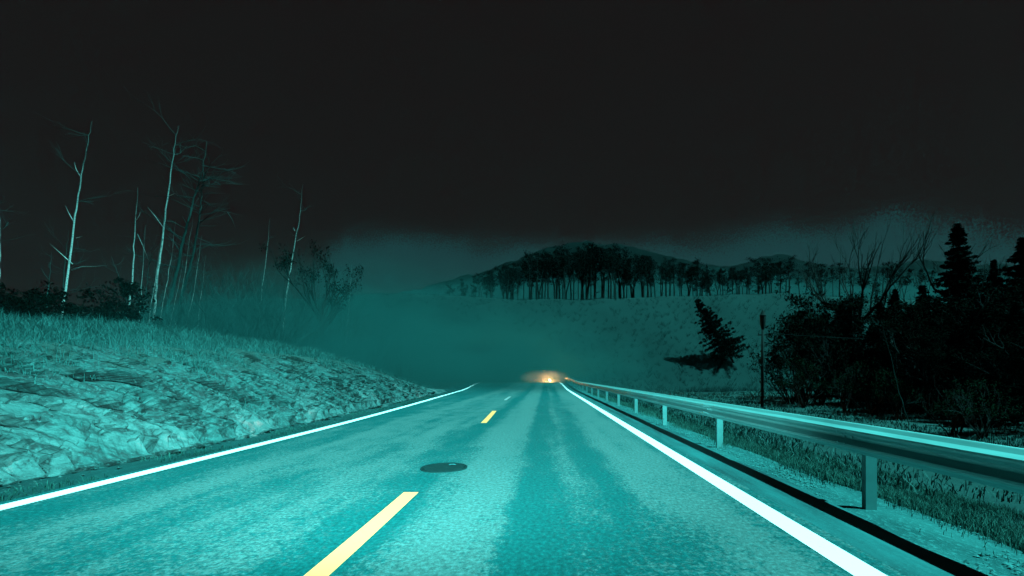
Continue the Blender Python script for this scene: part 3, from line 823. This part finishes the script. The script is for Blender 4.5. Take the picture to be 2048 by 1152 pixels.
# conifers
def conifer_data(seed, H, W_, mat, density=1.0, gap=.0, bare=.08, size=.16, droop=.25, power=1.05):
    R_ = random.Random(seed); Rn = np.random.default_rng(seed)
    tr = MB(); bend_ = R_.uniform(-.02, .02) * H
    tr.tube([(0, 0, -.2), (bend_ * .3, 0, H * .35), (bend_, 0, H * .7), (bend_ * .8, 0, H)], [H * .016, H * .012, H * .007, H * .001], 7)
    cs = []; rs = []
    z = bare * H
    br = MB()
    while z < H * .985:
        t = (z / H - bare) / (1 - bare)
        L = W_ * (1 - t) ** power * R_.uniform(.75, 1.1) + .02 * H * (1 - t)
        nb = R_.randint(5, 7)
        a0 = R_.uniform(0, 6.28)
        for k in range(nb):
            if R_.random() < gap: continue
            an = a0 + 6.28 * k / nb + R_.uniform(-.3, .3); Lk = L * R_.uniform(.55, 1.35)
            z_ = z; z = z_ + R_.uniform(-.022, .022) * H; tipz = z + Lk * R_.uniform(-droop * 1.4, droop * .9)
            br.tube([(bend_ * z / H, 0, z), (math.cos(an) * Lk * .6, math.sin(an) * Lk * .6, z + (tipz - z) * .4), (math.cos(an) * Lk, math.sin(an) * Lk, tipz)], [H * .003, H * .002, H * .0008], 3, False)
            m_ = max(2, int(Lk / (.07 * H)) + 1)
            for j in range(m_):
                s = (j + .6) / m_
                cs.append((math.cos(an) * Lk * s, math.sin(an) * Lk * s, z + (tipz - z) * s * s)); rs.append((.030 * H * (.6 + .5 * (1 - s)) + .02 * W_) * (1.15 - .95 * t) * R_.uniform(.8, 1.9))
            z = z_
        z += H * R_.uniform(.026, .042) * (1.05 - .6 * t)
    V, F = leaf_cloud(cs, rs, int(9 * density), size, Rn, .55)
    nV = len(V); br_v = br.v; br_f = br.f
    me_ = bpy.data.meshes.new('crown'); me_.from_pydata(V.tolist() + [tuple(v) for v in br_v], [], F.tolist() + [tuple(i + nV for i in f) for f in br_f]); me_.materials.append(mat)
    return tr.data('trunk', M['darkbark'], True), me_
CO = [conifer_data(300 + i, 14, [2.9, 3.6, 3.2, 4.2][i], M['needles'], [4.2, 4.6, 4.0, 5.0][i], size=.11) for i in range(4)]

# leafy broad dark trees
def broad_data(seed, H, n, per, size, mat, barkmat, crown0=.3, spread=.75, depth=4):
    R_ = random.Random(seed); Rn = np.random.default_rng(seed); b = MB(); ends = []
    d = Vector((R_.uniform(-.08, .08), R_.uniform(-.08, .08), 1)).normalized()
    b.tube([Vector((0, 0, -.2)), d * H * .2, d * H * .45], [H * .02, H * .016, H * .012], 7)
    for k in range(7):
        an = R_.uniform(0, 6.28)
        twigs_rec(b, d * H * R_.uniform(crown0 * .6, .45), Vector((math.cos(an) * .6, math.sin(an) * .6, R_.uniform(.4, 1.2))).normalized(), H * .26, H * .011, depth, R_, spread, .3, 5, ends)
    td = b.data('trunk', barkmat, True)
    if not n: return td, None
    c = [ends[R_.randrange(len(ends))] for _ in range(n)]
    V, F = leaf_cloud(c, Rn.uniform(.03, .075, n) * H, per, size, Rn, .8)
    me_ = bpy.data.meshes.new('crown'); me_.from_pydata(V.tolist(), [], F.tolist()); me_.materials.append(mat)
    return td, me_
BD = [broad_data(400 + i, 12, 300, 44, .09, M['darkleaf'], M['darkbark']) for i in range(3)]

def stand(name, cat, label, group, parts, px, top, Yd, H0, wide=1.0, rz=0, tilt=(0, 0)):
    x_ = (px - VX) / FPX * Yd; zb = float(terrain(x_, Yd)); H_ = CH + (VY - top) / FPX * Yd - zb
    s = H_ / H0
    return copy_kind(name, cat, label, group, parts, (x_, Yd, zb - .05), (s * wide, s * wide, s), rz, tilt)
# big black trees on the right
stand('spruce_tree', 'tree', 'tallest black spruce with a pointed top against the glowing sky', None, [('trunk', CO[0][0]), ('crown', CO[0][1])], 1916, 440, 46, 14, 1.5, .4)
stand('spruce_tree', 'tree', 'black spruce cut by the right edge of the view beside the tallest one', None, [('trunk', CO[1][0]), ('crown', CO[1][1])], 2046, 470, 42, 14, 1.6, 1.4)
stand('spruce_tree', 'tree', 'small black spruce spire between the two tall spruces', None, [('trunk', CO[2][0]), ('crown', CO[2][1])], 1988, 520, 52, 14, 1.1, 2.4)
RG = 'black trees beyond the field'
RW = [(1655, 625, 62, .7), (1682, 600, 58, .8), (1700, 612, 50, 1.1), (1728, 585, 56, 1.1), (1760, 600, 48, 1.15), (1790, 575, 54, 1.1), (1815, 600, 44, 1.2), (1845, 570, 52, 1.1), (1875, 590, 42, 1.2), (1900, 600, 38, 1.2), (1940, 580, 44, 1.1), (1965, 590, 36, 1.2), (2000, 575, 40, 1.2), (2030, 600, 31, 1.2), (2080, 580, 34, 1.2), (2060, 640, 26, 1.2), (1985, 650, 30, 1.1), (1930, 660, 33, 1.1), (1860, 660, 37, 1.1), (1780, 670, 42, 1.1), (1720, 690, 46, 1.0), (2140, 560, 33, 1.2), (1745, 640, 60, 1.2), (1680, 660, 55, .75), (1900, 640, 50, 1.2), (1820, 640, 60, 1.2), (1975, 600, 60, 1.2), (2120, 650, 25, 1.2), (1695, 640, 66, 1.2)]
Rr = random.Random(11)
for i, (px, top, Yd, w) in enumerate(RW):
    if i % 3 == 0:
        pr = BD[i % 3]; stand('broad_tree', 'tree', 'dense black broad-crowned tree in the mass beyond the field', RG, [('trunk', pr[0]), ('crown', pr[1])], px, top, Yd, 12, w * 1.25, Rr.uniform(0, 6))
    else:
        pr = CO[i % 4]; stand('conifer_tree', 'tree', 'dense black conifer in the mass beyond the field', RG, [('trunk', pr[0]), ('crown', pr[1])], px, top, Yd, 14, w * 1.3, Rr.uniform(0, 6))
# bare broadleaf trees rising over the mass
BT = [broad_data(450 + i, 14, 0, 0, 0, None, M['darkbark'], .4, .7, 4) for i in range(2)]
stand('bare_tree', 'tree', 'bare dark tree with upswept forking branches above the ridge', None, [('trunk', BT[0][0])], 1732, 418, 58, 14, .75, .3)
stand('bare_tree', 'tree', 'bare wide-branched dark tree behind the tallest spruce', None, [('trunk', BT[1][0])], 1925, 405, 54, 14, 1.0, 2.0)
# the leaning conifer, the bush by the pole and the lit dead stem
ld = conifer_data(333, 9, 2.6, M['needles'], 6.5, bare=.14, size=.10, power=.7, droop=.1)
o = stand('leaning_conifer', 'tree', 'dark conifer leaning left, standing alone beside the slim pole', None, [('trunk', ld[0]), ('crown', ld[1])], 1468, 578, hit(1468, 727), 9, 1.0, .0, (0, R(-31)))
bd = [bush_data(230 + i, 4.0, 4.0, 150, 26, .085, M['darkleaf'], 8) for i in range(2)]
fb = bush_data(236, 4.0, 4.0, 110, 22, .07, M['fringe'], 8)
SB = 'open-branched dark shrubs at the foot of the black trees'
for i, (px, top, Yd, q) in enumerate([(1600, 660, 54, bd[0]), (1628, 640, 58, bd[1]), (1580, 705, 52, bd[1]), (1640, 690, 50, bd[0]), (1690, 735, 44, fb), (1745, 728, 40, fb), (1800, 750, 36, fb), (1610, 725, 48, fb), (1905, 770, 26, fb), (1960, 770, 24, fb)]):
    lab = 'open dark shrub with gaps in its branches near the pole' if q is not fb else 'thin pale-edged shrub in front of the black trees'
    stand('shrub', 'bush', lab, SB, [('stem', q[0]), ('foliage', q[1])], px, top, Yd, 3.4, .85, i * 1.7)
stem_tree('dead_tree', 'tree', 'thin dead stem leaning left in front of the black trees', [(1818, 850), (1800, 790), (1780, 710), (1762, 640)], 4, M['twig'], (), 4, 21, dist=31, group=None)

# ---- ridge trees: tall clean trunks with small dark crowns
def ridge_data(seed, H, fork):
    R_ = random.Random(seed); Rn = np.random.default_rng(seed); b = MB(); cs = []
    lean = R_.uniform(-.05, .05)
    def stem(p, d, L, r, z0):
        pts = [p]; dd = d
        for i in range(5):
            dd = (dd + Vector((R_.uniform(-.07, .07), R_.uniform(-.07, .07), .05))).normalized(); pts.append(pts[-1] + dd * L / 5)
        b.tube(pts, [r, r * .9, r * .78, r * .62, r * .45, r * .2], 6)
        for k in range(24):
            t = R_.uniform(.42, 1) if k > 3 else R_.uniform(.15, .45); i = min(int(t * 5), 4); q = pts[i].lerp(pts[i + 1], t * 5 - i)
            an = R_.uniform(0, 6.28); BL = H * R_.uniform(.05, .15) * (1.15 - t * .55)
            e_ = q + Vector((math.cos(an) * BL, math.sin(an) * BL, BL * R_.uniform(.0, .9)))
            b.tube([q, q.lerp(e_, .5) + Vector((0, 0, -BL * .06)), e_], [r * .26, r * .2, r * .1], 3, False)
            if t > .42:
                cs.append(tuple(e_)); cs.append(tuple(q.lerp(e_, .6)))
                e2 = e_ + Vector((R_.uniform(-1, 1), R_.uniform(-1, 1), R_.uniform(0, 1))) * BL * .5
                b.tube([e_, e2], [r * .1, r * .06], 3, False); cs.append(tuple(e2))
        cs.append(tuple(pts[-1]))
    if fork:
        p1 = Vector((lean * H, 0, H * .3))
        b.tube([(0, 0, -.4), tuple(p1 * .5), tuple(p1)], [H * .017, H * .015, H * .013], 6)
        stem(p1, Vector((.22, .05, 1)).normalized(), H * .70, H * .010, 0); stem(p1, Vector((-.25, -.05, 1)).normalized(), H * .62, H * .009, 0)
    else:
        stem(Vector((0, 0, -.4)), Vector((lean, 0, 1)).normalized(), H, H * .0155, 0)
    V, F = leaf_cloud(cs, Rn.uniform(.02, .085, len(cs)) * H, 11, H * .014, Rn, .75)
    me_ = bpy.data.meshes.new('crown'); me_.from_pydata(V.tolist(), [], F.tolist()); me_.materials.append(M['needles'])
    return b.data('trunk', M['darkbark']), me_
RD = [ridge_data(500 + i, 16, i in (1, 4)) for i in range(7)]
TOPS = [(880, 566), (930, 552), (1000, 530), (1050, 508), (1100, 494), (1150, 487), (1250, 494), (1330, 512), (1400, 524), (1460, 534), (1500, 526), (1550, 512), (1600, 520), (1700, 514), (1800, 528), (1900, 524), (2048, 534)]
Rr = random.Random(77)
RPX = [925 + 10.7 * k for k in range(60)] + [893, 905, 921, 934, 948, 960, 975, 988, 1000, 1008, 1020, 1031, 1044, 1057, 1066, 1076, 1087, 1095, 1108, 1117, 1126, 1137, 1150, 1158, 1170, 1178, 1187, 1196, 1204, 1218, 1228, 1238, 1249, 1258, 1270, 1281, 1292, 1300, 1310, 1321, 1331, 1340, 1350, 1361, 1371, 1381, 1394, 1403, 1413, 1424, 1435, 1444, 1455, 1466, 1478, 1489, 1500, 1511, 1523, 1534, 1546, 1557, 1569, 1580, 1592, 1604, 1617, 1630, 1643, 1657, 1670, 1684, 1700, 1715, 1730, 1745, 1762, 1780, 1798, 1816, 1835, 1855, 1950, 1965]
for i, px in enumerate(RPX):
    Yd = HY + Rr.uniform(-6, 16); px = px + Rr.uniform(-8, 8)
    top = np.interp(px, [t[0] for t in TOPS], [t[1] for t in TOPS]) + Rr.choice((Rr.uniform(-2, 10), Rr.uniform(4, 24)))
    x_ = (px - VX) / FPX * Yd; zb = float(terrain(x_, Yd)); H_ = CH + (VY - top) / FPX * Yd - zb
    k = Rr.randrange(7); s = H_ / 16
    w = s * Rr.uniform(.6, 1.5) if s > .5 else s * 1.3
    lab = 'tall dark ridge tree whose bare trunk forks low' if k in (1, 4) else 'tall dark ridge tree with a single bare trunk and small crown'
    copy_kind('ridge_tree', 'tree', lab, 'dark trees lined along the distant ridge' + (', forked' if k in (1, 4) else ''), [('trunk', RD[k][0]), ('crown', RD[k][1])], (x_, Yd, zb - .3), (w, w, s), Rr.uniform(0, 6.28))

# dark pine crown at the end of the left thicket
pr = broad_data(470, 12, 90, 22, .11, M['darkleaf'], M['darkbark'], .55, .8, 3)
stand('pine_tree', 'tree', 'dark pine crown above the right end of the pale thicket', None, [('trunk', pr[0]), ('crown', pr[1])], 648, 500, 58, 10.5, .75, 1.0)

# ---- scrub on the hill beyond: uncountable bare brushwood
def scrub():
    n = 5000
    y = 88 + 74 * rng.random(n) ** .9; x = (rng.uniform(-620, 650, n) / FPX) * y
    k = (np.abs(x - bend(y) + 1.5) > 9) | (y > 112)
    x, y = x[k], y[k]
    k = (fbm(x * .05, y * .05, seed=90) > .36)
    x, y = x[k], y[k]; n = len(x)
    z = terrain(x, y); h = rng.uniform(.4, 2.0, n) * (1 - .55 * sstep(140, 160, y))
    per = 16
    X0 = np.repeat(x, per); Y0 = np.repeat(y, per); Z0 = np.repeat(z, per); H0 = np.repeat(h, per)
    m = len(X0)
    a = rng.uniform(0, 6.28, m); t = rng.random(m)
    bx, by, bz = X0 + np.cos(a) * H0 * .25 * t, Y0 + np.sin(a) * H0 * .25 * t, Z0 - .1 + H0 * .5 * t * rng.random(m)
    ex, ey, ez = bx + np.cos(a) * H0 * .4, by + np.sin(a) * H0 * .4, bz + H0 * rng.uniform(.3, .8, m)
    w = .006 * H0 + .006
    V = np.stack([np.stack([bx - w, by, bz], -1), np.stack([bx + w, by, bz], -1), np.stack([ex + w * .3, ey, ez], -1), np.stack([ex - w * .3, ey, ez], -1)], 1).reshape(-1, 3)
    o = mesh('brushwood', V, np.arange(m * 4).reshape(-1, 4), M['hilltwig'])
    tag(o, 'pale leafless brushwood covering the misty hillside beyond the road', 'brushwood', kind='stuff')
scrub()

# ---- mountain behind the ridge
MPX = [(-300, 700), (500, 660), (640, 622), (760, 596), (870, 571), (960, 545), (1040, 516), (1100, 496), (1150, 486), (1200, 488), (1260, 496), (1330, 510), (1400, 526), (1460, 536), (1500, 526), (1530, 514), (1552, 508), (1580, 514), (1620, 528), (1720, 540), (1850, 522), (1930, 528), (2100, 540), (2600, 560)]
MY = 300.0
mx = np.array([(p - VX) / FPX * MY for p, _ in MPX]); mz = np.array([CH + (VY - q) / FPX * MY for _, q in MPX])
def mount(x, y):
    hc = np.interp(x * MY / np.maximum(y, 200), mx, mz) + (fbm(x * .12, y * .02, seed=71) - .5) * 4.0
    return -3 + (hc + 3) * sstep(205, MY, y) * (1 - .55 * sstep(MY + 6, 395, y))
grid('hill', np.arange(-320, 330, 2.0), np.concatenate([np.arange(205, 290, 5), np.arange(290, 312, 2), np.arange(315, 400, 10)]), mount, M['mountain'])

# ------------------------------------------------------------------ pole and wire
pz = P(1524, 753, 46)
zb = float(terrain(pz.x, 46.0)); zt = CH + (VY - 620) / FPX * 46
pole = empty('utility_pole', (pz.x, 46, zb)); tag(pole, 'slim dark pole with a widened lantern-like head standing in the field', 'pole')
Hp = zt - zb
b = MB(); b.tube([(0, 0, -.3), (.05, 0, Hp * .5), (.08, 0, Hp * .86)], [.15, .13, .11], 10); b.build('shaft', M['polewood'], pole, True)
b = MB(); b.lathe([(.12, Hp * .80), (.17, Hp * .82), (.24, Hp * .875), (.27, Hp * .93), (.30, Hp * .945), (.24, Hp * .955), (.13, Hp * .98), (.05, Hp)], (.08, 0, 0), 12); b.build('head', M['polewood'], pole)
b = MB(); b.box((.08, 0, Hp * .745), (.9, .1, .1)); b.build('crossarm', M['polewood'], pole)
for s_ in (-.38, .38):
    b = MB(); b.lathe([(.03, 0), (.055, .03), (.035, .07), (.055, .11), (.02, .16)], (.08 + s_, 0, Hp * .745 + .05), 8); b.build('insulator', M['iron'], pole)
wb = MB()
w0 = Vector((pz.x + .46, 46, zb + Hp * .745 + .2)); w1 = Vector((pz.x + 30, 45, zb + Hp * .72))
wb.tube([w0.lerp(w1, t) - Vector((0, 0, 4 * .55 * t * (1 - t))) for t in np.linspace(0, 1, 14)], .014, 4)
o = wb.build('overhead_wire', M['polewood']); tag(o, 'thin dark wire running from the slim pole into the black trees', 'wire')

# ------------------------------------------------------------------ oncoming car with its headlamps lit
CY = 92.0
cz = float(road_z(CY)); cxp = .05
car = empty('oncoming_car', (cxp, CY, cz), 0); tag(car, 'oncoming car with bright warm headlamps far down the road', 'car')
def loft(sections, name, mat, parent, smooth=True):
    V = []; F = []; n = len(sections[0])
    for s_ in sections: V.extend(s_)
    for i in range(len(sections) - 1):
        for k in range(n):
            F.append((i * n + k, i * n + (k + 1) % n, (i + 1) * n + (k + 1) % n, (i + 1) * n + k))
    F.append(tuple(range(n))[::-1]); F.append(tuple(range((len(sections) - 1) * n, len(sections) * n)))
    return mesh(name, V, F, mat, parent, smooth)
def sect(y, w, z0, z1, r=.12):
    h = w / 2
    return [(-h + r, y, z0), (h - r, y, z0), (h, y, z0 + r), (h, y, z1 - r), (h - r, y, z1), (-h + r, y, z1), (-h, y, z1 - r), (-h, y, z0 + r)]
loft([sect(0, 1.5, .28, .62), sect(.12, 1.68, .22, .74), sect(.6, 1.76, .2, .86), sect(1.3, 1.78, .2, .95), sect(3.4, 1.78, .2, .98), sect(4.05, 1.7, .25, .95), sect(4.25, 1.5, .35, .85)], 'body', M['carpaint'], car)
loft([sect(1.15, 1.56, .90, .98, .03), sect(1.9, 1.34, .90, 1.42, .08), sect(2.9, 1.32, .90, 1.46, .08), sect(3.9, 1.46, .90, 1.02, .03)], 'cabin', M['carpaint'], car)
mesh('windscreen', [(-.70, 1.19, .995), (.70, 1.19, .995), (.60, 1.84, 1.385), (-.60, 1.84, 1.385)], [(0, 1, 2, 3)], M['glass'], car)
b = MB(); b.box((0, -.012, .47), (.85, .03, .14)); b.build('grille', M['rubber'], car)
b = MB(); b.box((0, -.02, .36), (.52, .02, .11)); b.build('number_plate', M['white_paint'], car)
for s_ in (-1, 1):
    for yy in (.78, 3.45):
        b = MB(); b.lathe([(.20, -.1), (.31, -.1), (.32, -.07), (.32, .07), (.31, .1), (.2, .1)], (s_ * .80, yy, .32), 18, 'x'); wl = b.build('wheel', M['rubber'], car)
        b = MB(); b.lathe([(.05, -.105), (.195, -.095), (.195, .095), (.05, .105)], (s_ * .80, yy, .32), 14, 'x'); b.build('rim', M['steel'], wl)
    b = MB(); b.box((s_ * .97, 1.35, 1.0), (.17, .1, .12)); b.build('wing_mirror', M['carpaint'], car)
    b = MB(); b.lathe([(.0, -.02), (.08, -.015), (.10, .0), (.10, .06)], (0, 0, 0), 16)
    V = [(p[0] * 1.5 + s_ * .60, p[2] + .02, p[1] * 1.2 + .60) for p in b.v]
    hl = mesh('headlamp', V, b.f, M['lamp'] if s_ > 0 else M['dimlamp'], car)
    ld_ = bpy.data.lights.new('headlamp_light', 'SPOT'); ld_.energy = 9000 if s_ > 0 else 2000; ld_.color = (1, .48, .14); ld_.spot_size = R(150); ld_.spot_blend = 1; ld_.shadow_soft_size = .09
    lo = bpy.data.objects.new('headlamp_light', ld_); COL.objects.link(lo); lo.parent = car
    lo.location = (s_ * .60, -.06, .60); lo.rotation_euler = (R(88), 0, R(180))

# ellipsoid of mist added around the car to give its headlamps a halo
b = MB()
NU, NV = 28, 14
V = []; F = []
for j in range(NV + 1):
    ph = math.pi * j / NV
    for i in range(NU):
        th = 2 * math.pi * i / NU
        V.append((4.5 * math.sin(ph) * math.cos(th), 4.5 * math.sin(ph) * math.sin(th), 1.3 * math.cos(ph)))
for j in range(NV):
    for i in range(NU): F.append((j * NU + i, (j + 1) * NU + i, (j + 1) * NU + (i + 1) % NU, j * NU + (i + 1) % NU))
mist = mesh('mist', V, F, None); mist.location = (-.35, CY - 2.2, 1.05)
tag(mist, 'small patch of mist added to carry the warm glow of the oncoming headlamps', 'mist', kind='stuff')
def volmat(name, color, dens, aniso):
    m_ = bpy.data.materials.new(name); m_.use_nodes = True; t_ = m_.node_tree
    t_.nodes.remove(t_.nodes['Principled BSDF'])
    v_ = t_.nodes.new('ShaderNodeVolumePrincipled'); v_.inputs['Color'].default_value = color + (1,); v_.inputs['Density'].default_value = dens; v_.inputs['Anisotropy'].default_value = aniso
    t_.links.new(v_.outputs[0], t_.nodes['Material Output'].inputs['Volume']); return m_
mist.data.materials.append(volmat('mist', (.85, .87, .87), .016, .0))
def mist_bank(c, ax, dens, lab, rz=0.0):
    o = link('mist', MISTME); o.location = c; o.scale = ax; o.rotation_euler = (0, 0, rz)
    m_ = volmat('valley_mist', (.014, .088, .086), dens, .0); t_ = m_.node_tree
    nd = lambda k: t_.nodes.new(k)
    tc = nd('ShaderNodeTexCoord'); ln = nd('ShaderNodeVectorMath'); ln.operation = 'LENGTH'; t_.links.new(tc.outputs['Object'], ln.inputs[0])
    fo = nd('ShaderNodeMapRange'); fo.interpolation_type = 'SMOOTHSTEP'; t_.links.new(ln.outputs['Value'], fo.inputs[0])
    for q_, v_ in enumerate((1.0, .35, 0.0, 1.0)): fo.inputs[q_ + 1].default_value = v_
    ns = nd('ShaderNodeTexNoise'); ns.inputs['Scale'].default_value = 3.2; ns.inputs['Detail'].default_value = 3
    mp = nd('ShaderNodeMapping'); mp.inputs['Location'].default_value = (c[0], c[1], 0); t_.links.new(tc.outputs['Object'], mp.inputs[0]); t_.links.new(mp.outputs[0], ns.inputs['Vector'])
    nr = nd('ShaderNodeMapRange'); t_.links.new(ns.outputs[0], nr.inputs[0])
    for q_, v_ in enumerate((.40, .62, .05, 2.2)): nr.inputs[q_ + 1].default_value = v_
    ml = nd('ShaderNodeMath'); ml.operation = 'MULTIPLY'; t_.links.new(fo.outputs[0], ml.inputs[0]); t_.links.new(nr.outputs[0], ml.inputs[1])
    m2 = nd('ShaderNodeMath'); m2.operation = 'MULTIPLY'; t_.links.new(ml.outputs[0], m2.inputs[0]); m2.inputs[1].default_value = dens
    t_.links.new(m2.outputs[0], t_.nodes['Principled Volume'].inputs['Density'])
    o.material_slots[0].link = 'OBJECT'; o.material_slots[0].material = m_
    tag(o, lab, 'mist', kind='stuff')
MISTME = bpy.data.meshes.new('mist')
MISTME.from_pydata([(v[0] / 4.5, v[1] / 4.5, v[2] / 1.3) for v in V], [], F); MISTME.materials.append(None)
MISTME.polygons.foreach_set('use_smooth', [True] * len(F))
mist_bank((-15, 74, 0), (33, 66, 14), .036, 'wide low bank of mist lying across the road and valley')
mist_bank((-19, 48, 0), (24, 26, 10), .038, 'bank of mist drifting through the pale thicket')
mist_bank((-46, 112, 9), (34, 30, 22), .022, 'mist rising up the hillside behind the thicket')
mist_bank((6, 130, 2), (34, 22, 12), .026, 'low mist at the foot of the hill below the dark ridge trees')
# thin even haze over the whole valley
b = MB(); b.box((0, 190, 43), (680, 480, 94)); hz_o = b.build('haze', volmat('haze', (.3, .88, .88), .000013, .0))
tag(hz_o, 'thin even night haze filling the valley', 'haze', kind='stuff')
